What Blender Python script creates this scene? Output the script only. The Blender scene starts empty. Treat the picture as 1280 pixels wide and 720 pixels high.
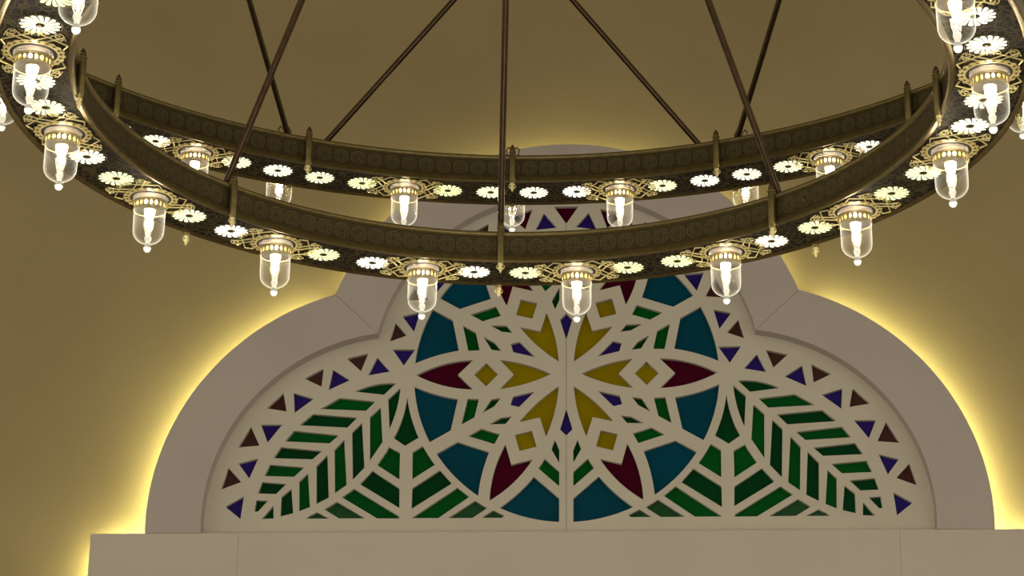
import bpy, bmesh, math, random
from mathutils import Matrix, Vector
PI = math.pi
rad = math.radians
random.seed(4)
scene = bpy.context.scene
COL = scene.collection
scene.view_settings.view_transform = 'Standard'
scene.view_settings.look = 'None'
scene.cycles.transparent_max_bounces = 32

EYE = 1.6            # camera height; every z below is measured from the eye and lifted by EYE

# ------------------------------------------------------------------ nodes
class V:
    """tiny expression wrapper over math nodes"""
    def __init__(s, nt, sock): s.nt, s.s = nt, sock
    def _op(s, op, *a):
        n = s.nt.nodes.new('ShaderNodeMath'); n.operation = op
        for i, x in enumerate((s,) + a):
            if isinstance(x, V): s.nt.links.new(x.s, n.inputs[i])
            else: n.inputs[i].default_value = x
        return V(s.nt, n.outputs[0])
    def __add__(s, o): return s._op('ADD', o)
    def __sub__(s, o): return s._op('SUBTRACT', o)
    def __mul__(s, o): return s._op('MULTIPLY', o)
    def __truediv__(s, o): return s._op('DIVIDE', o)
    def frac(s): return s._op('FRACT')
    def abs(s): return s._op('ABSOLUTE')
    def lt(s, o): return s._op('LESS_THAN', o)
    def gt(s, o): return s._op('GREATER_THAN', o)
    def max(s, o): return s._op('MAXIMUM', o)
    def min(s, o): return s._op('MINIMUM', o)
    def sqrt(s): return s._op('SQRT')
    def cos(s): return s._op('COSINE')
    def atan2(s, o): return s._op('ARCTAN2', o)

def mat(name, color=(.8,.8,.8), rough=.5, metal=0., spec=.5, emit=None, estr=0.):
    m = bpy.data.materials.new(name); m.use_nodes = True
    b = m.node_tree.nodes['Principled BSDF']
    b.inputs['Base Color'].default_value = (*color, 1)
    b.inputs['Roughness'].default_value = rough
    b.inputs['Metallic'].default_value = metal
    b.inputs['Specular IOR Level'].default_value = spec
    if emit:
        b.inputs['Emission Color'].default_value = (*emit, 1)
        b.inputs['Emission Strength'].default_value = estr
    return m

def bsdf(m): return m.node_tree.nodes['Principled BSDF']

def noise_tint(m, c0, c1, scale, detail=4, bump=0., bscale=None, coords='Object', rough=None):
    """procedural colour mottling and optional bump"""
    nt = m.node_tree; b = bsdf(m)
    tc = nt.nodes.new('ShaderNodeTexCoord')
    n = nt.nodes.new('ShaderNodeTexNoise'); n.inputs['Scale'].default_value = scale; n.inputs['Detail'].default_value = detail
    nt.links.new(tc.outputs[coords], n.inputs['Vector'])
    r = nt.nodes.new('ShaderNodeValToRGB')
    r.color_ramp.elements[0].position = .3; r.color_ramp.elements[1].position = .7
    r.color_ramp.elements[0].color = (*c0, 1); r.color_ramp.elements[1].color = (*c1, 1)
    nt.links.new(n.outputs['Fac'], r.inputs['Fac'])
    nt.links.new(r.outputs['Color'], b.inputs['Base Color'])
    if bump:
        n2 = nt.nodes.new('ShaderNodeTexNoise'); n2.inputs['Scale'].default_value = bscale or scale*4; n2.inputs['Detail'].default_value = 5
        nt.links.new(tc.outputs[coords], n2.inputs['Vector'])
        bp = nt.nodes.new('ShaderNodeBump'); bp.inputs['Strength'].default_value = bump; bp.inputs['Distance'].default_value = .02
        nt.links.new(n2.outputs['Fac'], bp.inputs['Height']); nt.links.new(bp.outputs['Normal'], b.inputs['Normal'])
    return m

M = {}
M['wall'] = noise_tint(mat('beige_plaster', rough=.9, spec=.1), (.365,.288,.158), (.40,.318,.176), 1.1, bump=.12, bscale=7)
M['white'] = noise_tint(mat('white_paint', rough=.65, spec=.25), (.495,.437,.425), (.525,.465,.45), 1.6)
M['ledge'] = noise_tint(mat('white_ledge_paint', rough=.65, spec=.25), (.60,.54,.485), (.64,.58,.52), 1.1)
M['panel'] = noise_tint(mat('white_lattice_paint', rough=.6, spec=.25), (.605,.56,.495), (.635,.59,.52), 2.0)
M['groove'] = mat('joint_line', (.33,.29,.25), .9)  # dark seam colour for the meeting joint
M['floor'] = noise_tint(mat('stone_floor', rough=.5), (.20,.16,.12), (.25,.2,.15), 1.5)
M['ceil'] = noise_tint(mat('ceiling_plaster', rough=.9), (.40,.32,.2), (.44,.36,.22), 1.)
M['led'] = mat('led_strip_light', (1,1,1), emit=(1.,.98,.45), estr=66.)
M['led_dim'] = mat('led_strip_light_dim', (1,1,1), emit=(1.,.95,.42), estr=21.)
M['gap'] = mat('dark_void', (.02,.02,.02), .9)

def brass(name, c0, c1, rough, metal=.85):
    return noise_tint(mat(name, rough=rough, metal=metal), c0, c1, 30, bump=.05, bscale=160)
M['brass'] = brass('antique_brass', (.165,.128,.052), (.22,.175,.070), .42)
M['brass_dark'] = brass('dark_antique_brass', (.10,.070,.032), (.14,.10,.045), .42)
M['brass_bright'] = brass('brass_painted_lamplit', (.86,.75,.36), (.94,.84,.46), .42, .3)  # base colour raised to carry the bulbs' light on the filigree
M['rod'] = brass('dark_bronze_rod', (.050,.030,.016), (.075,.045,.024), .28)
M['gallery'] = brass('pierced_brass', (.40,.33,.14), (.50,.42,.19), .45, .3)

def glass_mat(name, tint, ior=1.45, base=.04, rough=.02, milk=0., edge=0.):
    m = bpy.data.materials.new(name); m.use_nodes = True; nt = m.node_tree; nt.nodes.clear()
    out = nt.nodes.new('ShaderNodeOutputMaterial')
    tr = nt.nodes.new('ShaderNodeBsdfTransparent'); tr.inputs['Color'].default_value = (*tint, 1)
    gl = nt.nodes.new('ShaderNodeBsdfGlossy'); gl.inputs['Roughness'].default_value = rough; gl.inputs['Color'].default_value = (.95,.95,.92,1)
    fw = nt.nodes.new('ShaderNodeLayerWeight'); fw.inputs['Blend'].default_value = .5
    fp = nt.nodes.new('ShaderNodeMath'); fp.operation = 'POWER'; fp.inputs[1].default_value = 5.
    fr = nt.nodes.new('ShaderNodeMath'); fr.operation = 'MULTIPLY'; fr.inputs[1].default_value = .7
    nt.links.new(fw.outputs['Facing'], fp.inputs[0]); nt.links.new(fp.outputs[0], fr.inputs[0])
    ad = nt.nodes.new('ShaderNodeMath'); ad.operation = 'ADD'; ad.inputs[1].default_value = base; ad.use_clamp = True
    nt.links.new(fr.outputs[0], ad.inputs[0])
    mx = nt.nodes.new('ShaderNodeMixShader')
    nt.links.new(ad.outputs[0], mx.inputs[0]); nt.links.new(tr.outputs[0], mx.inputs[1]); nt.links.new(gl.outputs[0], mx.inputs[2])
    last = mx
    if milk:
        tl = nt.nodes.new('ShaderNodeBsdfTranslucent'); tl.inputs['Color'].default_value = (.95,.93,.85,1)
        m2 = nt.nodes.new('ShaderNodeMixShader'); m2.inputs[0].default_value = milk
        nt.links.new(mx.outputs[0], m2.inputs[1]); nt.links.new(tl.outputs[0], m2.inputs[2]); last = m2
    if edge:   # bright rim of the lit glass, painted in as facing-based emission
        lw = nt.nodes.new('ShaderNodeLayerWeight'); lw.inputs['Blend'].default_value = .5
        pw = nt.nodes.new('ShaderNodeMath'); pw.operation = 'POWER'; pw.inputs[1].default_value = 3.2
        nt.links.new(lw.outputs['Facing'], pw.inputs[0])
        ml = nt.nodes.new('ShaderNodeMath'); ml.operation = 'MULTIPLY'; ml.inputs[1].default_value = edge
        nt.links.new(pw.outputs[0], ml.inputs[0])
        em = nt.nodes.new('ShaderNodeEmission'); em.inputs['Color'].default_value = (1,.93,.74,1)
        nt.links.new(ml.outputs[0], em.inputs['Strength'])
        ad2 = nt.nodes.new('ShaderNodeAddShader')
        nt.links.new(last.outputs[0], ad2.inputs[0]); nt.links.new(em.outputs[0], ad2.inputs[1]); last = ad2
    nt.links.new(last.outputs[0], out.inputs['Surface'])
    return m
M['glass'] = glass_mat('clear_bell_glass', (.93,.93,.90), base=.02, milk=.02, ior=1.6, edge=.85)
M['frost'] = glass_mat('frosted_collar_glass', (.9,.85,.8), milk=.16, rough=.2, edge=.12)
M['knob'] = mat('glass_knob_painted_glow', (.9,.9,.85), .08, spec=.8, emit=(1,.95,.86), estr=.75)  # bright lower half of the knob: bulb light painted in as emission
M['knob_dim'] = mat('glass_knob_painted_dim', (.5,.5,.45), .08, spec=.8, emit=(1,.95,.86), estr=.10)  # darker upper half of the same knob, its painted glow kept weak
M['cup'] = mat('glass_cup_painted_glow', (.8,.8,.75), .1, spec=.8, emit=(1,.94,.82), estr=.40)  # no source of its own; glow from the bulb painted as emission
M['bulb'] = mat('bulb_light', (1,1,1), emit=(1,.86,.66), estr=75.)
M['bead'] = mat('glass_stem_painted_glow', (.9,.9,.85), .1, emit=(1,.93,.8), estr=1.1)  # bright glint inside the bell, painted with emission

# rosette petals: glowing glass, each light a touch whiter or greener
m = M['petal'] = mat('glowing_petal_glass', (.8,.8,.7), .4)
nt = m.node_tree; oi = nt.nodes.new('ShaderNodeObjectInfo'); rp_ = nt.nodes.new('ShaderNodeValToRGB')
e = rp_.color_ramp.elements
e[0].position, e[0].color = 0., (1.,.95,.86,1)
e[1].position, e[1].color = 1., (.72,.78,.36,1)
k = rp_.color_ramp.elements.new(.45); k.color = (.95,.95,.68,1)
nt.links.new(oi.outputs['Random'], rp_.inputs['Fac'])
nt.links.new(rp_.outputs['Color'], bsdf(m).inputs['Emission Color']); bsdf(m).inputs['Emission Strength'].default_value = 1.5

def two_tone(name, mask_fn, dark, light, rough=.45, metal=.8, bump=.3):
    m = mat(name, rough=rough, metal=metal); nt = m.node_tree
    tc = nt.nodes.new('ShaderNodeTexCoord'); sp = nt.nodes.new('ShaderNodeSeparateXYZ')
    nt.links.new(tc.outputs['Object'], sp.inputs[0])
    x, y, z = (V(nt, sp.outputs[i]) for i in range(3))
    mk = mask_fn(nt, tc, x, y, z)
    mx = nt.nodes.new('ShaderNodeMix'); mx.data_type = 'RGBA'
    nt.links.new(mk.s, mx.inputs[0]); mx.inputs[6].default_value = (*dark, 1); mx.inputs[7].default_value = (*light, 1)
    nt.links.new(mx.outputs[2], bsdf(m).inputs['Base Color'])
    bp = nt.nodes.new('ShaderNodeBump'); bp.inputs['Strength'].default_value = bump; bp.inputs['Distance'].default_value = .004
    nt.links.new(mk.s, bp.inputs['Height']); nt.links.new(bp.outputs['Normal'], bsdf(m).inputs['Normal'])
    return m

def star_mask(R, ncell, zmid):
    def fn(nt, tc, x, y, z):
        w = 2*PI*R/ncell
        c = (x.atan2(y)/(2*PI)*ncell + 200.5).frac() - .5
        px = c*w; pz = z - zmid
        r = (px*px + pz*pz).sqrt(); a = px.atan2(pz)
        wob = (a*12.).cos()
        l1 = ((r - .015) - wob*.0016).abs().lt(.0017)
        l2 = ((r - .026) - wob*.0030).abs().lt(.0017)
        l3 = ((r - .038) + wob*.0020).abs().lt(.0020)
        fx = (px/.0130 + 100.5).frac() - .5; fz = (pz/.0130 + 100.5).frac() - .5
        l4 = ((fx.abs() + fz.abs()) - .33).abs().lt(.11)
        return l1.max(l2).max(l3).max(l4*.55)
    return fn
def scroll_mask(scale):
    def fn(nt, tc, x, y, z):
        vo = nt.nodes.new('ShaderNodeTexVoronoi'); vo.feature = 'DISTANCE_TO_EDGE'; vo.inputs['Scale'].default_value = scale
        nt.links.new(tc.outputs['Object'], vo.inputs['Vector'])
        v2 = nt.nodes.new('ShaderNodeTexVoronoi'); v2.feature = 'F1'; v2.inputs['Scale'].default_value = scale
        nt.links.new(tc.outputs['Object'], v2.inputs['Vector'])
        a = V(nt, vo.outputs['Distance']).lt(.07)
        b = (V(nt, v2.outputs['Distance']) - .22).abs().lt(.05)
        return a.max(b)
    return fn
DK, LT = (.050,.037,.017), (.165,.130,.058)
M['band_low'] = two_tone('pierced_band_lower', star_mask(1.85, 128, .082), DK, LT, .5, .75)
M['band_up'] = two_tone('pierced_band_upper', star_mask(2.97, 192, .082), DK, LT, .5, .75)
M['soffit'] = two_tone('pierced_soffit', scroll_mask(21), (.008,.0045,.0035), (.105,.078,.034), .7, .4)

def pane(name, c, c2=None, rough=.22):
    m = mat(name, c, rough, spec=.03); return noise_tint(m, c, c2 or tuple(v*1.25 for v in c), 1.2)
PANE = {
 'teal':   pane('teal_glass', (.001,.050,.080), (.001,.066,.125)),
 'green':  pane('green_glass', (.001,.070,.010), (.001,.105,.014)),
 'dgreen': pane('dark_green_glass', (.001,.038,.008), (.001,.056,.014)),
 'pgreen': pane('pale_green_glass', (.014,.070,.022), (.03,.10,.045)),
 'red':    pane('burgundy_glass', (.052,.001,.011), (.070,.001,.016)),
 'brown':  pane('plum_glass', (.060,.020,.020), (.085,.034,.030)),
 'yellow': pane('yellow_glass', (.25,.18,.001), (.30,.23,.001)),
 'violet': pane('violet_glass', (.022,.010,.14), (.032,.018,.20)),
}

# ------------------------------------------------------------------ mesh helpers
def link(name, me, parent=None, mats=(), loc=None, rot=None):
    o = bpy.data.objects.new(name, me); COL.objects.link(o)
    if parent: o.parent = parent
    if loc is not None: o.location = loc
    if rot is not None: o.rotation_euler = rot
    for mm in mats:
        if mm.name not in [x.name for x in me.materials if x]: me.materials.append(mm)
    return o
def empty(name, loc=(0,0,0), rot=(0,0,0), parent=None):
    o = bpy.data.objects.new(name, None); COL.objects.link(o); o.location = loc; o.rotation_euler = rot
    o.empty_display_size = .1
    if parent: o.parent = parent
    return o
def tag(o, label=None, cat=None, group=None, kind=None):
    if label: o['label'] = label
    if cat: o['category'] = cat
    if group: o['group'] = group
    if kind: o['kind'] = kind
    return o
def bm_mesh(name, bm, smooth=False, angle=None):
    me = bpy.data.meshes.new(name); bmesh.ops.recalc_face_normals(bm, faces=bm.faces); bm.to_mesh(me); bm.free()
    if smooth:
        for p in me.polygons: p.use_smooth = True
        if angle is not None: me.set_sharp_from_angle(angle=rad(angle))
    return me
def box(bm, x0, x1, y0, y1, z0, z1, mi=0):
    v = [bm.verts.new(p) for p in ((x0,y0,z0),(x1,y0,z0),(x1,y1,z0),(x0,y1,z0),(x0,y0,z1),(x1,y0,z1),(x1,y1,z1),(x0,y1,z1))]
    for q in ((0,1,2,3),(4,5,6,7),(0,1,5,4),(1,2,6,5),(2,3,7,6),(3,0,4,7)):
        f = bm.faces.new([v[i] for i in q]); f.material_index = mi
def lathe(bm, prof, n=32, closed=False, mi=0, cx=0., cy=0., a0=0., a1=2*PI):
    """revolve (r, z) profile about z"""
    full = abs(a1 - a0 - 2*PI) < 1e-6
    cols = n if full else n + 1
    rings = []
    for i in range(cols):
        a = a0 + (a1 - a0)*i/n
        rings.append([bm.verts.new((cx + r*math.sin(a), cy + r*math.cos(a), z)) for r, z in prof])
    m_ = len(prof)
    for i in range(n):
        A, B = rings[i], rings[(i+1) % cols]
        for j in range(m_ if closed else m_ - 1):
            k2 = (j+1) % m_
            f = bm.faces.new((A[j], B[j], B[k2], A[k2])); f.material_index = mi
def tube(bm, pts, r, n=10, cap=True, mi=0):
    """round bar through the points, radius constant or per point"""
    pts = [Vector(p) for p in pts]; rs = r if isinstance(r, (list, tuple)) else [r]*len(pts)
    up = Vector((0,0,1)); rings = []
    for i, p in enumerate(pts):
        t = (pts[min(i+1, len(pts)-1)] - pts[max(i-1, 0)]).normalized()
        s = t.cross(up)
        if s.length < 1e-3: s = t.cross(Vector((1,0,0)))
        s.normalize(); u = s.cross(t)
        rings.append([bm.verts.new(p + (s*math.cos(2*PI*j/n) + u*math.sin(2*PI*j/n))*rs[i]) for j in range(n)])
    for A, B in zip(rings, rings[1:]):
        for j in range(n):
            f = bm.faces.new((A[j], A[(j+1) % n], B[(j+1) % n], B[j])); f.material_index = mi
    if cap:
        bm.faces.new(rings[0]).material_index = mi; bm.faces.new(rings[-1]).material_index = mi
def flat_shape(name, loops, half, plane='XZ', off=0., bevel=0.):
    """solid plate with holes: closed 2-D loops, even-odd filled, thickness 2*half"""
    cu = bpy.data.curves.new(name, 'CURVE'); cu.dimensions = '2D'; cu.fill_mode = 'BOTH'; cu.extrude = half
    if bevel: cu.bevel_depth = bevel; cu.bevel_resolution = 1
    for lp in loops:
        s = cu.splines.new('POLY'); s.points.add(len(lp) - 1); s.use_cyclic_u = True
        for pt, (a, b) in zip(s.points, lp): pt.co = (a, b, 0, 1)
    o = bpy.data.objects.new(name, cu); COL.objects.link(o)
    dg = bpy.context.evaluated_depsgraph_get(); dg.update()
    me = bpy.data.meshes.new_from_object(o.evaluated_get(dg))
    bpy.data.objects.remove(o); bpy.data.curves.remove(cu)
    me.name = name
    if plane == 'XZ':
        me.transform(Matrix(((1,0,0,0),(0,0,-1,off),(0,1,0,0),(0,0,0,1))))
    else:
        me.transform(Matrix.Translation((0,0,off)))
    for p in me.polygons: p.use_smooth = False
    return me

# ------------------------------------------------------------------ window wall (local x along the wall, y away from the viewer, z up)
WALL_LOC, WALL_ROT = (.40653, 16., EYE), (0, 0, -.055)
ZC, ZS = 5.3794, 4.157                     # rosette centre, sill height (from the eye)
FRONT, BACK, WALLY = -.11, .0, .13         # depth of the surround's face, its back, the plaster behind

bm = bmesh.new(); box(bm, -13, 13, WALLY, WALLY + .3, -EYE, 11.2)
tag(link('wall_front', bm_mesh('wall_front', bm), None, [M['wall']], WALL_LOC, WALL_ROT),
    'beige plaster wall behind the chandelier, washed by yellow light around the window', 'wall', kind='structure')
bm = bmesh.new(); box(bm, -12, 12, -9, 17.5, -.3, 0)
tag(link('floor', bm_mesh('floor', bm), None, [M['floor']]), 'stone floor below the chandelier', 'floor', kind='structure')
bm = bmesh.new(); box(bm, -12, 12, 1., 17.5, 12.4, 12.6)
tag(link('ceiling', bm_mesh('ceiling', bm), None, [M['ceil']]), 'beige plaster ceiling above the chandelier', 'ceiling', kind='structure')

# white ledge under the window: three boards with hairline joints
bm = bmesh.new(); g = .003
for a, b in ((-3.439, -2.3605), (-2.359, 2.3695), (2.371, 3.439)):
    box(bm, a, b, FRONT, .04, ZS - 2.3, ZS - .003)
tag(link('trim_1', bm_mesh('ledge', bm), None, [M['ledge']], WALL_LOC, WALL_ROT),
    'wide white boxed ledge below the stained glass window', 'ledge', kind='structure')

win = empty('window_1', WALL_LOC, WALL_ROT)
tag(win, 'trefoil window with white lattice and coloured glass above the white ledge', 'window', kind='structure')

def arc(cx, cz, r, a0, a1, n):
    return [(cx + r*math.cos(rad(a0 + (a1-a0)*i/n)), cz + r*math.sin(rad(a0 + (a1-a0)*i/n))) for i in range(n+1)]
def trefoil(sc, sz, sr, tc_, tz, tr, z0, n=40, inset=0.):
    """left lobe, top lobe, right lobe arcs of a three-lobed arch; returned as three lists left to right"""
    sr -= inset; tr -= inset
    dx, dz = sc - tc_, sz - tz          # right lobe circle vs top circle
    d = math.hypot(dx, dz); a = (sr*sr - tr*tr + d*d)/(2*d); h = math.sqrt(sr*sr - a*a)
    px, pz = sc - dx*a/d, sz - dz*a/d
    c = [(px + h*dz/d, pz - h*dx/d), (px - h*dz/d, pz + h*dx/d)]
    nx, nz = max(c, key=lambda q: q[0] + q[1])
    aR = math.degrees(math.atan2(nz - sz, nx - sc)); aT = math.degrees(math.atan2(nz - tz, nx - tc_))
    a_s = math.degrees(math.asin((z0 - sz)/sr))
    right = arc(sc, sz, sr, aR, a_s, n)
    top = arc(tc_, tz, tr, 180 - aT, aT, n)
    left = [(-x, z) for x, z in right][::-1]
    return left, top, right
oL, oT, oR = trefoil(1.232, 4.238, 1.814, 0., 5.353, 1.836, ZS, 48)
iL, iT, iR = trefoil(1.217, 4.26, 1.423, 0., 5.353, 1.435, ZS, 48)
half = (BACK - FRONT)/2
def ring_piece(o_, i_): return o_ + i_[::-1]
def shrink_joint(P, s=.0015):
    """pull a segment off its mitre joints by a hair"""
    cx = sum(p[0] for p in P)/len(P); cz = sum(p[1] for p in P)/len(P)
    return P
# mitred segments of the surround with hairline gaps at the two notches
def seg(o_, i_, ends):
    o_, i_ = list(o_), list(i_)
    gap = .0012
    for e in ends:
        for L in (o_, i_):
            a, b = L[e], L[1 if e == 0 else -2]
            d = math.hypot(b[0]-a[0], b[1]-a[1])
            L[e] = (a[0] + (b[0]-a[0])/d*gap, a[1] + (b[1]-a[1])/d*gap)
    return o_ + i_[::-1]
parts = [flat_shape('surround', [seg(oL, iL, (-1,))], half, off=(FRONT+BACK)/2),
         flat_shape('surround', [seg(oT, iT, (0, -1))], half, off=(FRONT+BACK)/2),
         flat_shape('surround', [seg(oR, iR, (0,))], half, off=(FRONT+BACK)/2)]
bm = bmesh.new()
for p in parts: bm.from_mesh(p); bpy.data.meshes.remove(p)
me = bpy.data.meshes.new('surround'); bm.to_mesh(me); bm.free()
link('surround', me, win, [M['white']])

# warm light strip hidden behind the surround and the ledge, shining outwards on to the plaster
sL, sT, sR = trefoil(1.232, 4.238, 1.814, 0., 5.353, 1.836, ZS, 48, inset=.035)
def strip(path, m):
    bm = bmesh.new(); vs = []
    for x, z in path: vs.append((bm.verts.new((x, .04, z)), bm.verts.new((x, .065, z))))
    for A, B in zip(vs, vs[1:]): bm.faces.new((A[0], B[0], B[1], A[1]))
    link('light_strip', bm_mesh('light_strip', bm), win, [m])
strip([(-3.38, ZS - 2.2), (-3.38, ZS - .05), (-3.0, ZS - .05)] + sL[:-3], M['led'])
strip(sT[1:-1], M['led_dim'])
strip(sR[3:] + [(3.0, ZS - .05), (3.38, ZS - .05), (3.38, ZS - 2.2)], M['led'])
# dark core that closes the recess behind the lattice
jL, jT, jR = trefoil(1.217, 4.26, 1.423, 0., 5.353, 1.435, ZS, 40, inset=-.12)
link('recess_back', flat_shape('recess_back', [jL + jT[1:-1] + jR], .01, off=.07), win, [M['gap']])

BORDER = {'B1':[(-1.278,0.413),(-1.192,0.312),(-1.319,0.266)],
 'V0':[(-1.228,0.467),(-1.097,0.495),(-1.137,0.342)],
 'Vn':[(-1.294,0.204),(-1.125,0.202),(-1.207,0.076)],
 'B2':[(-1.634,0.136),(-1.475,0.174),(-1.526,0.035)],
 'V2':[(-1.408,0.141),(-1.309,0.030),(-1.473,0.001)],
 'B3':[(-1.947,-0.019),(-1.806,0.058),(-1.816,-0.083)],
 'V3':[(-1.736,0.049),(-1.606,-0.035),(-1.764,-0.110)],
 'B4':[(-2.219,-0.249),(-2.099,-0.132),(-2.069,-0.274)],
 'V4':[(-2.023,-0.131),(-1.872,-0.179),(-2.010,-0.287)],
 'B5':[(-2.417,-0.549),(-2.329,-0.392),(-2.259,-0.536)],
 'V5':[(-2.255,-0.376),(-2.097,-0.376),(-2.199,-0.513)],
 'V6':[(-2.406,-0.673),(-2.263,-0.635),(-2.322,-0.787)],
 'B6':[(-2.480,-0.706),(-2.380,-0.813),(-2.526,-0.869)],
 'V7':[(-2.488,-0.998),(-2.355,-0.922),(-2.372,-1.092)]}
LEAF = {'L1':[(-1.565,-0.124),(-1.530,-0.107),(-1.494,-0.093),(-1.456,-0.081),(-1.418,-0.072),(-1.379,-0.065),(-1.340,-0.062),(-1.301,-0.061),(-1.262,-0.063),(-1.349,-0.151)],
 'L2':[(-1.818,-0.257),(-1.678,-0.173),(-1.410,-0.203),(-1.479,-0.274)],
 'L3':[(-1.969,-0.381),(-1.872,-0.296),(-1.541,-0.326),(-1.613,-0.403)],
 'L4':[(-2.071,-0.505),(-2.008,-0.424),(-1.674,-0.461),(-1.740,-0.523)],
 'L5':[(-2.151,-0.633),(-2.099,-0.549),(-1.795,-0.581),(-1.862,-0.644)],
 'L6':[(-2.211,-0.768),(-2.174,-0.682),(-1.919,-0.705),(-1.993,-0.776)],
 'L7':[(-2.252,-0.900),(-2.227,-0.814),(-2.046,-0.830),(-2.119,-0.905)],
 'L8':[(-2.272,-1.037),(-2.263,-0.951),(-2.176,-0.956),(-2.246,-1.037)],
 'M1':[(-1.318,-0.184),(-1.228,-0.099),(-1.231,-0.140),(-1.236,-0.180),(-1.243,-0.221),(-1.251,-0.261),(-1.261,-0.300),(-1.273,-0.339),(-1.286,-0.378),(-1.301,-0.416)],
 'M2':[(-1.449,-0.322),(-1.371,-0.249),(-1.349,-0.515),(-1.439,-0.657)],
 'M3':[(-1.577,-0.437),(-1.506,-0.368),(-1.477,-0.710),(-1.561,-0.803)],
 'M4':[(-1.703,-0.574),(-1.633,-0.495),(-1.604,-0.841),(-1.688,-0.902)],
 'M5':[(-1.831,-0.695),(-1.753,-0.612),(-1.731,-0.935),(-1.820,-0.982)],
 'M6':[(-1.954,-0.813),(-1.891,-0.751),(-1.866,-1.005),(-1.945,-1.037)],
 'M7':[(-2.080,-0.928),(-2.008,-0.867),(-1.987,-1.051),(-2.080,-1.074)],
 'M8':[(-2.216,-1.093),(-2.135,-0.993),(-2.129,-1.089)]}
STEM = {'K':[(-1.176,-0.170),(-1.170,-0.210),(-1.162,-0.251),(-1.153,-0.291),(-1.142,-0.330),(-1.130,-0.369),(-1.116,-0.408),(-1.101,-0.446),(-1.084,-0.484),(-1.183,-0.546),(-1.269,-0.485),(-1.251,-0.448),(-1.234,-0.410),(-1.220,-0.371),(-1.208,-0.332),(-1.197,-0.292),(-1.188,-0.251),(-1.181,-0.211)],
 'C1L':[(-1.301,-0.554),(-1.218,-0.600),(-1.218,-0.801),(-1.385,-0.690),(-1.374,-0.674),(-1.363,-0.657),(-1.352,-0.640),(-1.341,-0.623),(-1.331,-0.606),(-1.320,-0.589),(-1.310,-0.571)],
 'C2L':[(-1.418,-0.734),(-1.216,-0.869),(-1.212,-1.016),(-1.507,-0.834)],
 'C3L':[(-1.548,-0.870),(-1.213,-1.079),(-1.213,-1.094),(-1.373,-1.093),(-1.636,-0.932)],
 'C4L':[(-1.670,-0.967),(-1.461,-1.092),(-1.651,-1.091),(-1.760,-1.023)],
 'C5L':[(-1.813,-1.044),(-1.723,-1.092),(-1.892,-1.092),(-1.870,-1.072)],
 'C1R':[(-1.053,-0.548),(-1.042,-0.566),(-1.031,-0.585),(-1.020,-0.603),(-1.009,-0.621),(-0.997,-0.639),(-0.985,-0.657),(-0.972,-0.674),(-0.959,-0.691),(-1.124,-0.800),(-1.127,-0.595)],
 'C2R':[(-0.923,-0.733),(-0.833,-0.834),(-1.124,-1.023),(-1.123,-0.868)],
 'C3R':[(-0.792,-0.865),(-0.705,-0.936),(-0.927,-1.093),(-1.122,-1.092)],
 'C4R':[(-0.663,-0.964),(-0.573,-1.021),(-0.681,-1.094),(-0.855,-1.093)],
 'C5R':[(-0.530,-1.037),(-0.447,-1.078),(-0.467,-1.094),(-0.614,-1.093)]}

def P(r, a): return (r*math.cos(rad(a)), r*math.sin(rad(a)))
def arc3(p, m_, q, n=10):
    (ax,ay),(bx,by),(cx,cy) = p, m_, q
    d = 2*(ax*(by-cy) + bx*(cy-ay) + cx*(ay-by))
    if abs(d) < 1e-9: return []
    ux = ((ax*ax+ay*ay)*(by-cy) + (bx*bx+by*by)*(cy-ay) + (cx*cx+cy*cy)*(ay-by))/d
    uy = ((ax*ax+ay*ay)*(cx-bx) + (bx*bx+by*by)*(ax-cx) + (cx*cx+cy*cy)*(bx-ax))/d
    r = math.hypot(ax-ux, ay-uy); w = lambda v: (v + PI) % (2*PI) - PI
    a0 = math.atan2(ay-uy, ax-ux); t = w(math.atan2(by-uy, bx-ux) - a0); t += w(math.atan2(cy-uy, cx-ux) - a0 - t)
    return [(ux + r*math.cos(a0 + t*i/n), uy + r*math.sin(a0 + t*i/n)) for i in range(1, n)]
def rot_pts(pts, a, flip=False):
    c, s = math.cos(rad(a)), math.sin(rad(a))
    return [((x*c - (-y if flip else y)*s), (x*s + (-y if flip else y)*c)) for x, y in pts]
# six-petalled rosette, drawn once for a petal axis at 0 deg and a leaf axis at 30 deg
teal = [P(.822,13.3)] + arc3(P(.822,13.3), P(.977,8.9), P(1.128,4.6)) + [P(1.128,a) for a in (4.6,7,10,13,16,19,22,25,27.4)] + [P(.952,26.9)]
gbig = [P(.672,16.5), P(.752,26.1), P(.862,26.6), P(.752,14.4)]
gsml = [P(.516,20.8), P(.586,25.), P(.685,25.7), P(.588,19.3)]
viol = [P(.269,30), P(.43,36.2), P(.476,30), P(.43,23.8)]
redp = [P(1.114,0)] + arc3(P(1.114,0), P(.915,-5.2), P(.70,-9.5)) + [P(.70,-9.5), P(.803,0), P(.70,9.5)] + arc3(P(.70,9.5), P(.915,5.2), P(1.114,0))
diam = [P(.505,0), P(.60,-8.8), P(.683,0), P(.60,8.8)]
yelp = [P(.112,0)] + arc3(P(.112,0), P(.30,-13.8), P(.505,-13)) + [P(.505,-13), P(.388,0), P(.505,13)] + arc3(P(.505,13), P(.30,13.8), P(.112,0))
ROS = []
for k in range(6):
    for fl in (False, True):
        ROS += [('teal', rot_pts(teal, 60*k, fl)), ('green', rot_pts(gbig, 60*k, fl)), ('dgreen', rot_pts(gsml, 60*k, fl))]
    ROS += [('violet', rot_pts(viol, 60*k)), ('red', rot_pts(redp, 60*k)), ('yellow', rot_pts(diam, 60*k)), ('yellow', rot_pts(yelp, 60*k))]
mir = lambda pts: [(-x, y) for x, y in pts]
BOR = []
for k in range(-4, 5):
    BOR.append(('brown' if abs(k) > 1 else 'red', [P(1.344, 90+15*k-4), P(1.344, 90+15*k+4), P(1.200, 90+15*k)]))
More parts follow.
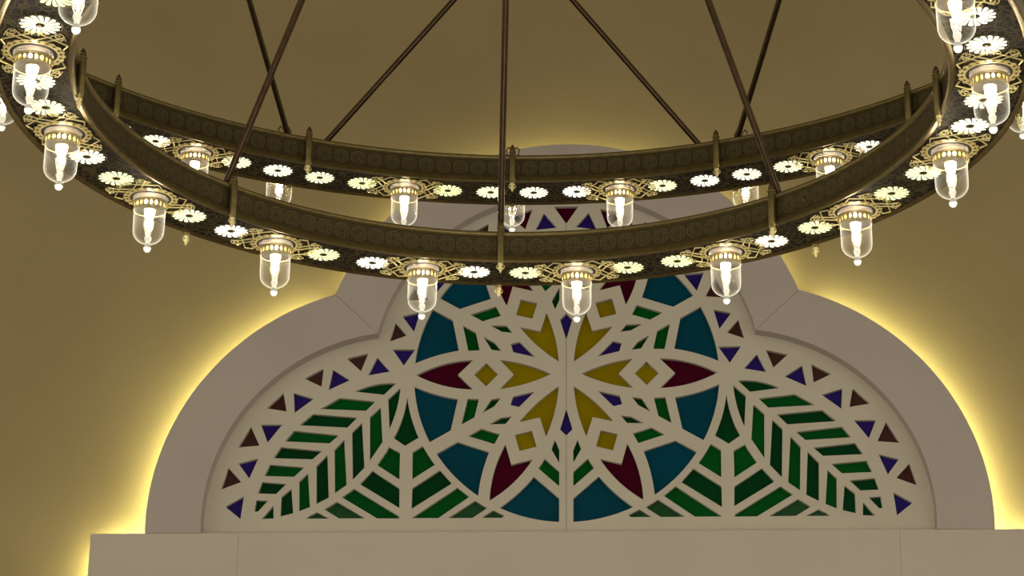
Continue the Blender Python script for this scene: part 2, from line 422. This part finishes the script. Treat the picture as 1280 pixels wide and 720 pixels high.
for k in range(-4, 4):
    BOR.append(('violet', [P(1.30, 97.5+15*k), P(1.170, 97.5+15*k-4), P(1.175, 97.5+15*k+4)]))
for nme, pts in BORDER.items():
    c = 'brown' if nme[0] == 'B' else 'violet'
    BOR += [(c, pts), (c, mir(pts))]
LFL = []; LFR = []
for i, (nme, pts) in enumerate(LEAF.items()):
    c = 'dgreen' if (i % 2 == 0) else 'green'
    if nme in ('L8', 'M8'): c = 'dgreen'
    LFL.append((c, pts)); LFR.append((c, mir(pts)))
STL = []; STR = []
for nme, pts in STEM.items():
    c = {'K':'dgreen','C1L':'green','C1R':'green','C2L':'dgreen','C2R':'dgreen','C3L':'green','C3R':'green'}.get(nme, 'pgreen')
    STL.append((c, pts)); STR.append((c, mir(pts)))
lift = lambda pts: [(x, y + ZC) for x, y in pts]
holes = [lift(p) for _, p in ROS + BOR + LFL + LFR + STL + STR]
kL, kT, kR = trefoil(1.217, 4.26, 1.423, 0., 5.353, 1.435, ZS, 40, inset=-.06)
# lattice plate: front face at local y = 0
link('lattice', flat_shape('lattice', [kL + kT[1:-1] + kR] + holes, .022, off=.022), win, [M['panel']])
def panes(name, items):
    names = []
    bm = bmesh.new()
    for c, pts in items:
        if c not in names: names.append(c)
        cx = sum(p[0] for p in pts)/len(pts); cz = sum(p[1] for p in pts)/len(pts)
        vs = []
        for x, z in pts:
            d = math.hypot(x-cx, z-cz) or 1
            vs.append(bm.verts.new((x + (x-cx)/d*.006, .038, z + (z-cz)/d*.006 + ZC)))
        f = bm.faces.new(vs); f.material_index = names.index(c)
    bmesh.ops.triangulate(bm, faces=bm.faces[:])
    for f in bm.faces:
        f.normal_update()
        if f.normal.y > 0: f.normal_flip()
    me = bpy.data.meshes.new(name); bm.to_mesh(me); bm.free()
    return link(name, me, win, [PANE[c] for c in names])
tag(panes('rosette_panes', ROS), 'six petalled flower of yellow, burgundy, teal and green glass')
tag(panes('border_panes', BOR), 'row of small violet and plum glass triangles along the arch')
tag(panes('fern_panes', LFL), 'green glass fern leaf left of the flower')
tag(panes('fern_panes', LFR), 'green glass fern leaf right of the flower')
tag(panes('stem_panes', STL), 'green glass stalk with slanting leaves left of the flower')
tag(panes('stem_panes', STR), 'green glass stalk with slanting leaves right of the flower')
# hairline where the two window leaves meet
bm = bmesh.new()
for z0, z1 in ((4.17, ZC - 1.13 + .03), (ZC - 1.10, ZC - .478), (ZC - .268, ZC + .268), (ZC + .478, ZC + 1.19)):
    box(bm, -.0025, .0025, -.0012, .004, z0, z1)
link('meeting_joint', bm_mesh('meeting_joint', bm), win, [M['groove']])

# ------------------------------------------------------------------ chandelier
AX, AY = -.01065, 8.82051
chand = empty('chandelier', (AX, AY, EYE + 4.17932))
tag(chand, 'large two-tier antique brass ring chandelier with glowing rosettes and clear glass bell lamps', 'chandelier')
H = {'low': 0., 'up': .92057}
A_OFF = {'low': -1.513, 'up': .132}
RM = {'low': 2.0, 'up': 3.11808}

def at(t, r, deg, z):
    a = rad(deg + A_OFF[t]); return (r*math.sin(a), r*math.cos(a), z + H[t])
def rz(t, deg): return (0, 0, -rad(deg + A_OFF[t]))

def band_prof(R, side):
    """moulded band: side -1 faces the axis, +1 faces out"""
    s = side
    return [(R, -.006), (R + s*.010, -.008), (R + s*.016, .000), (R + s*.013, .010), (R + s*.010, .016), (R + s*.007, .026), (R + s*.001, .031), (R, .034),
            (R, .131), (R + s*.004, .134), (R + s*.012, .141), (R + s*.014, .150), (R + s*.010, .158), (R - s*.010, .160),
            (R - s*.012, .0)]
def band(t, R, side, name):
    bm = bmesh.new(); prof = band_prof(R, side); n = 288
    lathe(bm, prof, n, closed=True)
    for f in bm.faces:
        zs = [v.co.z for v in f.verts]
        c = f.calc_center_median(); rr = math.hypot(c.x, c.y)
        f.material_index = 1 if (min(zs) > .033 and max(zs) < .1315 and abs(rr - R) < .003) else 0
    return link(name, bm_mesh(name, bm, True, 40), chand, [M['brass'], M['band_low' if t == 'low' else 'band_up']], (0, 0, H[t]), (0, 0, -rad(A_OFF[t])))
# shared small meshes ------------------------------------------------
def stud_mesh():
    bm = bmesh.new()
    for j in range(8):
        a = 2*PI*j/8
        bmesh.ops.create_uvsphere(bm, u_segments=8, v_segments=5, radius=.006, matrix=Matrix.Translation((math.cos(a)*.0105, 0, math.sin(a)*.0105)) @ Matrix.Diagonal((1,.6,1,1)))
    bmesh.ops.create_uvsphere(bm, u_segments=10, v_segments=6, radius=.0075, matrix=Matrix.Translation((0,-.004,0)))
    return bm_mesh('stud', bm, True)
ME_STUD = stud_mesh(); ME_STUD.materials.append(M['brass_dark'])
def post_mesh():
    bm = bmesh.new()
    lathe(bm, [(.001,-.020),(.012,-.020),(.014,-.014),(.0185,-.006),(.0185,.158),(.0165,.163),(.0165,.168),(.020,.171),(.020,.176),(.0095,.179),(.0095,.184)], 20)
    return bm_mesh('post', bm, True, 40)
ME_POST = post_mesh(); ME_POST.materials.append(M['brass'])
def finial_mesh():
    bm = bmesh.new()
    lathe(bm, [(.0085,.183),(.0145,.186),(.0155,.192),(.013,.201),(.007,.212),(.001,.220)], 16)
    return bm_mesh('finial', bm, True)
ME_FIN = finial_mesh(); ME_FIN.materials.append(M['brass_dark'])
def drop_mesh():
    bm = bmesh.new()
    lathe(bm, [(.012,-.018),(.014,-.024),(.008,-.030),(.011,-.036),(.012,-.043),(.006,-.050),(.008,-.056),(.006,-.062),(.001,-.070)], 16)
    for s in (-1, 1):
        tube(bm, [(s*.006,0,-.050),(s*.014,0,-.046),(s*.020,0,-.038),(s*.019,0,-.030),(s*.013,0,-.029)], .003, 6)
    return bm_mesh('drop_finial', bm, True)
ME_DROP = drop_mesh(); ME_DROP.materials.append(M['brass_bright'])
def rosette_mesh():
    bm = bmesh.new(); N = 16
    for j in range(N):
        a = 2*PI*j/N; L = []; Rr = []
        K = 14
        for i in range(K+1):
            s_ = i/K; r = .019 + .064*s_
            w = (.0026 + .0092*s_)
            if s_ > .76: w *= math.sqrt(max(0, 1 - ((s_-.76)/.24)**2))*.999 + .001
            tw = .32*(1-s_)**1.5
            c, s2 = math.cos(a+tw), math.sin(a+tw)
            L.append(bm.verts.new((r*c - w*s2, r*s2 + w*c, 0))); Rr.append(bm.verts.new((r*c + w*s2, r*s2 - w*c, 0)))
        for i in range(K): bm.faces.new((L[i], L[i+1], Rr[i+1], Rr[i]))
    me = bpy.data.meshes.new('rosette_light'); bm.to_mesh(me); bm.free(); return me
ME_ROS = rosette_mesh(); ME_ROS.materials.append(M['petal'])
def rosette_rim_mesh():
    bm = bmesh.new(); N = 16; pts = []
    for i in range(128):
        a = 2*PI*i/128; r = .087 + .003*abs(math.cos(N*a/2)); pts.append((r*math.cos(a), r*math.sin(a), -.001))
    tube(bm, pts + [pts[0], pts[1]], .0022, 5, cap=False)
    lathe(bm, [(.001,-.003),(.010,-.004),(.014,-.001),(.015,.002)], 16)
    return bm_mesh('rosette_rim', bm, True)
ME_RIM = rosette_rim_mesh(); ME_RIM.materials.append(M['brass_dark'])
# pierced filigree plate round a lamp: x tangential, y radial
def filigree_mesh():
    circ = lambda r, n=72, cx=0, cy=0, b=None: [(cx + r*math.cos(2*PI*i/n), cy + (b or r)*math.sin(2*PI*i/n)) for i in range(n)]
    outer = [((.126 + .004*math.cos(20*2*PI*i/160))*math.cos(2*PI*i/160), (.126 + .004*math.cos(20*2*PI*i/160))*math.sin(2*PI*i/160)) for i in range(160)]
    loops = [outer, circ(.0965)]
    for j in range(20):
        a = 2*PI*(j+.5)/20; ca, sa = math.cos(a), math.sin(a); hole = []
        for i in range(10):
            t = 2*PI*i/10; u, v = .0065*math.cos(t), .0095*math.sin(t)
            hole.append(((.1115+u)*ca - v*sa, (.1115+u)*sa + v*ca))
        loops.append(hole)
    me = flat_shape('filigree', loops, .0012, plane='XY', off=-.004)
    bm = bmesh.new(); bm.from_mesh(me); bpy.data.meshes.remove(me)
    def bar(pts, r=.0032): tube(bm, [(x, y, -.004) for x, y in pts], r, 6)
    LX, LY = .205, .132
    for sx in (-1, 1):
        for sy in (-1, 1):
            # straight strapwork crossing beside the lamp
            bar([(sx*.118, sy*.045), (sx*.175, sy*.118)]); bar([(sx*.060, sy*.118), (sx*.100, sy*.134)])
            bar([(sx*.100, sy*.134), (sx*.170, sy*.040), (sx*.205, sy*.0)])
            bar([(sx*.128, sy*.0), (sx*.165, sy*.060), (sx*.205, sy*.085)])
            # scrolls
            for (cx, cy, r0, ph, dr) in ((.178,.092,.024,0,1),(.150,.105,.018,2,-1),(.185,.030,.020,4,1)):
                pts = []
                for i in range(17):
                    t = i/16; a = ph + dr*t*2.6*PI; r = r0*(1 - .8*t); pts.append((sx*(cx + r*math.cos(a)), sy*(cy + r*math.sin(a))))
                bar(pts, .0026)
    return bm_mesh('filigree', bm, True, 30)
ME_FIL = filigree_mesh(); ME_FIL.materials.append(M['brass_bright'])
def hole_ring_mesh():
    bm = bmesh.new(); lathe(bm, [(.070,-.0035),(.0985,-.0035)], 48); return bm_mesh('socket_ring', bm)
ME_SOCK = hole_ring_mesh(); ME_SOCK.materials.append(M['gap'])
# lamp parts, hung from z = 0
def bell_mesh():
    bm = bmesh.new(); prof = [(.0735,-.036),(.0735,-.100),(.0733,-.150),(.0725,-.172)]
    for i in range(1, 11):
        a = i/10*PI/2*.93; prof.append((.0725*math.cos(a), -.172 - .062*math.sin(a)))
    lathe(bm, prof, 40)
    return bm_mesh('glass_bell', bm, True)
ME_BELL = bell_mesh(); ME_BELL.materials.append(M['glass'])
def collar_mesh():
    bm = bmesh.new(); lathe(bm, [(.077,-.003),(.082,-.006),(.0815,-.014),(.0795,-.028)], 40); return bm_mesh('glass_collar', bm, True)
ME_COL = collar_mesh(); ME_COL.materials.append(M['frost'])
def gallery_mesh():
    """pierced metal ring: oval openings between two rims"""
    R = .0760; LEN = 2*PI*R; N = 20; n = 120; z0, z1 = -.0655, -.0355
    outer = [(LEN*i/n, z0) for i in range(n+1)] + [(LEN*(n-i)/n, z1) for i in range(n+1)]
    loops = [outer]
    for j in range(N):
        cx = LEN*(j+.5)/N; w = .0092 if j % 2 else .0066
        loops.append([(cx + w*math.cos(2*PI*i/12), (z0+z1)/2 + 0.0118*math.sin(2*PI*i/12)) for i in range(12)])
    me = flat_shape('gallery', loops, .0009)
    bm = bmesh.new(); bm.from_mesh(me); bpy.data.meshes.remove(me)
    for v in bm.verts:
        a = v.co.x/R; r = R + v.co.y; v.co = (r*math.sin(a), r*math.cos(a), v.co.z)
    for z, Rr, r in ((-.0300,.0800,.0022), (-.0670,.0765,.0022), (-.0350,.0768,.0014)):
        lathe(bm, [(Rr + r*math.cos(2*PI*i/8), z + r*math.sin(2*PI*i/8)) for i in range(8)], 48, closed=True)
    return bm_mesh('gallery', bm, True, 40)
ME_GAL = gallery_mesh(); ME_GAL.materials.append(M['gallery'])
def bulb_mesh():
    bm = bmesh.new(); lathe(bm, [(.001,-.018),(.013,-.020),(.018,-.030),(.022,-.048),(.0245,-.066),(.0235,-.086),(.018,-.104),(.0135,-.118),(.0125,-.132),(.009,-.146),(.001,-.150)], 20); return bm_mesh('bulb', bm, True)
ME_BULB = bulb_mesh(); ME_BULB.materials.append(M['bulb'])
def stem_mesh():
    bm = bmesh.new()
    lathe(bm, [(.001,-.156),(.006,-.158),(.0085,-.166),(.006,-.174),(.001,-.176)], 14)
    lathe(bm, [(.0150,-.150),(.0195,-.154),(.0195,-.160),(.0150,-.164),(.0150,-.182),(.001,-.186)], 18, mi=1)
    lathe(bm, [(.001,-.196),(.012,-.197),(.0175,-.203),(.016,-.212),(.011,-.224),(.010,-.236)], 18, mi=2)
    return bm_mesh('candle_stem', bm, True, 50)
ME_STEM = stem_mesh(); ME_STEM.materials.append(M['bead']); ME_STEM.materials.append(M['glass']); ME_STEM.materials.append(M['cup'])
def knob_mesh():
    bm = bmesh.new()
    lathe(bm, [(.010,-.234),(.0100,-.240),(.0135,-.244),(.0170,-.249),(.0178,-.256)], 20, mi=1)
    lathe(bm, [(.0178,-.256),(.0165,-.265),(.0115,-.273),(.001,-.278)], 20)
    return bm_mesh('glass_knob', bm, True)
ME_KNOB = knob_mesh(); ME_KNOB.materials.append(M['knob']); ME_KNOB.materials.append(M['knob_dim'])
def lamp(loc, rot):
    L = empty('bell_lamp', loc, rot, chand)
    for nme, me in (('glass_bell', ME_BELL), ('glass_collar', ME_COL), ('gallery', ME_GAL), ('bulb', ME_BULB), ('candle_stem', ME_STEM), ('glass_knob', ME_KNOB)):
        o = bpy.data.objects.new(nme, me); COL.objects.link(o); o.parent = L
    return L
def bracket_mesh():
    """scroll arm from the outer post out to a lamp; x tangential, y radial, origin at the lamp top"""
    bm = bmesh.new()
    tube(bm, [(0,-.215,-.02),(0,-.20,.10),(0,-.16,.16),(0,-.10,.195),(0,-.045,.190),(0,-.008,.15),(0,0,.09),(0,0,.004)], [.009,.009,.008,.008,.007,.007,.006,.006], 8)
    tube(bm, [(0,-.19,.12),(0,-.11,.10),(0,-.09,.05),(0,-.13,.03),(0,-.155,.06),(0,-.135,.08)], .005, 8)
    for s in (-1, 1):
        tube(bm, [(s*.003,-.06,.185),(s*.012,-.06,.228),(s*.026,-.06,.238),(s*.037,-.06,.218),(s*.034,-.06,.190),(s*.024,-.06,.185)], .006, 8)
    lathe(bm, [(.001,.008),(.03,.008),(.075,.002),(.088,-.004),(.086,-.008),(.001,-.006)], 32)
    return bm_mesh('bracket', bm, True, 40)
ME_BRK = bracket_mesh(); ME_BRK.materials.append(M['brass'])

def put(name, me, loc, rot=(0,0,0), parent=None):
    o = bpy.data.objects.new(name, me); COL.objects.link(o); o.parent = parent or chand; o.location = loc; o.rotation_euler = rot
    return o

def tier(t, lamp_deg, lamp_lim, ros_per, post_deg, studs, fil_only=False):
    R = RM[t]; Ri, Ro = R - .150, R + .160
    bm = bmesh.new(); lathe(bm, [(Ri, 0), (Ro, 0), (Ro, .012), (Ri, .012)], 288, closed=True)
    link('soffit', bm_mesh('soffit', bm, True, 30), chand, [M['soffit']], (0,0,H[t]))
    ib = band(t, Ri, -1, 'inner_band'); ob = band(t, Ro, 1, 'outer_band')
    for d in studs:
        o = put('stud', ME_STUD, ((Ri - .001)*math.sin(rad(d)), (Ri - .001)*math.cos(rad(d)), .082), (0, 0, -rad(d)), ib)
    n = round(360/lamp_deg)
    for i in range(n):
        d = (i + .5)*lamp_deg; d = d - 360 if d > 180 else d
        if abs(d) > lamp_lim: continue
        loc = at(t, R, d, 0.)
        lamp(loc, rz(t, d))
        put('filigree', ME_FIL, loc, rz(t, d)); put('socket_ring', ME_SOCK, loc, rz(t, d))
    slots = ros_per + 1
    for i in range(n*slots):
        if i % slots == 0: continue
        d = lamp_deg*.5 + i*lamp_deg/slots; d = (d + 180) % 360 - 180
        if abs(d) > lamp_lim + 5: continue
        o = put('rosette_light', ME_ROS, at(t, R, d, -.0035), (0, 0, random.random()*.4 - rad(d)))
        put('rosette_rim', ME_RIM, (0,0,0), (0,0,0), o)
    for i in range(round(360/post_deg)):
        d = i*post_deg; d = d - 360 if d > 180 else d
        if abs(d) > lamp_lim + 10: continue
        for r in (Ri - .018, Ro + .018):
            o = put('post', ME_POST, at(t, r, d, 0.), rz(t, d))
            put('finial', ME_FIN, (0,0,0), (0,0,0), o); put('drop_finial', ME_DROP, (0,0,0), (0,0,0), o)
tier('low', 22.5, 181, 2, 45, [45*b + 22.5 + 8.44*j for b in range(8) for j in (-2,-1,0,1,2)])
tier('up', 22.5, 104, 4, 22.5, [22.5*b + 5.625*j for b in range(16) for j in (1,2,3)])
# lamps on scroll brackets outside the upper ring
for d in (-90, -67.5, -45, -22.5, 0, 22.5, 45, 67.5, 90):
    loc = at('up', 3.50, d, .185)
    put('bracket', ME_BRK, loc, rz('up', d)); lamp(loc, rz('up', d))
# rods --------------------------------------------------------------
def rod(p, q, r=.0165):
    bm = bmesh.new(); tube(bm, [p, q], r, 14); return link('rod', bm_mesh('rod', bm, True, 40), chand, [M['rod']])
APEX = 7.35 - 4.17932
for d in (-135, -45, 0, 45, 135, 180):
    rod(at('low', 2.0, d, .012), (.06*math.sin(rad(d)), .06*math.cos(rad(d)), APEX), .0165)
R3, Z3 = 2.25, 6.28 - 4.17932
for i in range(16):
    d = 22.5*(i + 0.)
    if i % 2 == 0: continue
    for e in (-22.5, 22.5):
        a = rad(d + e + A_OFF['up']); rod(at('up', 3.12, d, .012), (R3*math.sin(a), R3*math.cos(a), Z3), .0155)
bm = bmesh.new(); lathe(bm, [(R3-.03, -.02), (R3+.03, -.02), (R3+.03, .14), (R3-.03, .14)], 160, closed=True)
link('top_hoop', bm_mesh('top_hoop', bm, True, 40), chand, [M['brass']], (0,0,Z3))
for i in range(4):
    a = rad(90*i + 45); rod((R3*math.sin(a), R3*math.cos(a), Z3 + .1), (.05*math.sin(a), .05*math.cos(a), APEX + .35), .0155)
bm = bmesh.new(); lathe(bm, [(.001,-.16),(.03,-.13),(.09,-.08),(.11,0),(.09,.1),(.05,.2),(.07,.35),(.03,.45),(.001,.45)], 32)
link('hub', bm_mesh('hub', bm, True), chand, [M['brass']], (0,0,APEX))
bm = bmesh.new(); zt = 12.4 - EYE - 4.17932
tube(bm, [(0,0,APEX+.4), (0,0,zt)], .025, 16); lathe(bm, [(.03, zt-.12), (.16, zt-.03), (.18, zt)], 32)
link('stem', bm_mesh('stem', bm, True, 40), chand, [M['brass']])

# ------------------------------------------------------------------ light
w = bpy.data.worlds.new('World'); scene.world = w; w.use_nodes = True
bg = w.node_tree.nodes['Background']; bg.inputs[0].default_value = (1., .925, .71, 1); bg.inputs[1].default_value = .70
la = bpy.data.lights.new('fill_light', 'AREA'); la.shape = 'RECTANGLE'; la.size = 5; la.size_y = 2; la.energy = 150; la.color = (1., .93, .74)  # unseen fill, added to brighten the ledge and lower wall
lo = bpy.data.objects.new('fill_light', la); COL.objects.link(lo); lo.location = (.6, 3., 1.0)
lo.rotation_euler = (Vector((.5, 16, 5.2)) - Vector((.6, 3., 1.0))).to_track_quat('-Z', 'Y').to_euler()

# ------------------------------------------------------------------ camera
cam = bpy.data.cameras.new('camera'); co = bpy.data.objects.new('camera', cam); COL.objects.link(co)
pitch, roll, fpx = .36174, -.00879, 2851.83
fwd = Vector((0, math.cos(pitch), math.sin(pitch))); up0 = Vector((0, -math.sin(pitch), math.cos(pitch))); rt0 = Vector((1,0,0))
c, s = math.cos(roll), math.sin(roll)
rt = rt0*c - up0*s; up = rt0*s + up0*c
mw = Matrix((( rt.x, up.x, -fwd.x, 0), (rt.y, up.y, -fwd.y, 0), (rt.z, up.z, -fwd.z, EYE), (0,0,0,1)))
co.matrix_world = mw
cam.sensor_width = 36; cam.lens = fpx/1280*36; cam.clip_end = 200
scene.camera = co
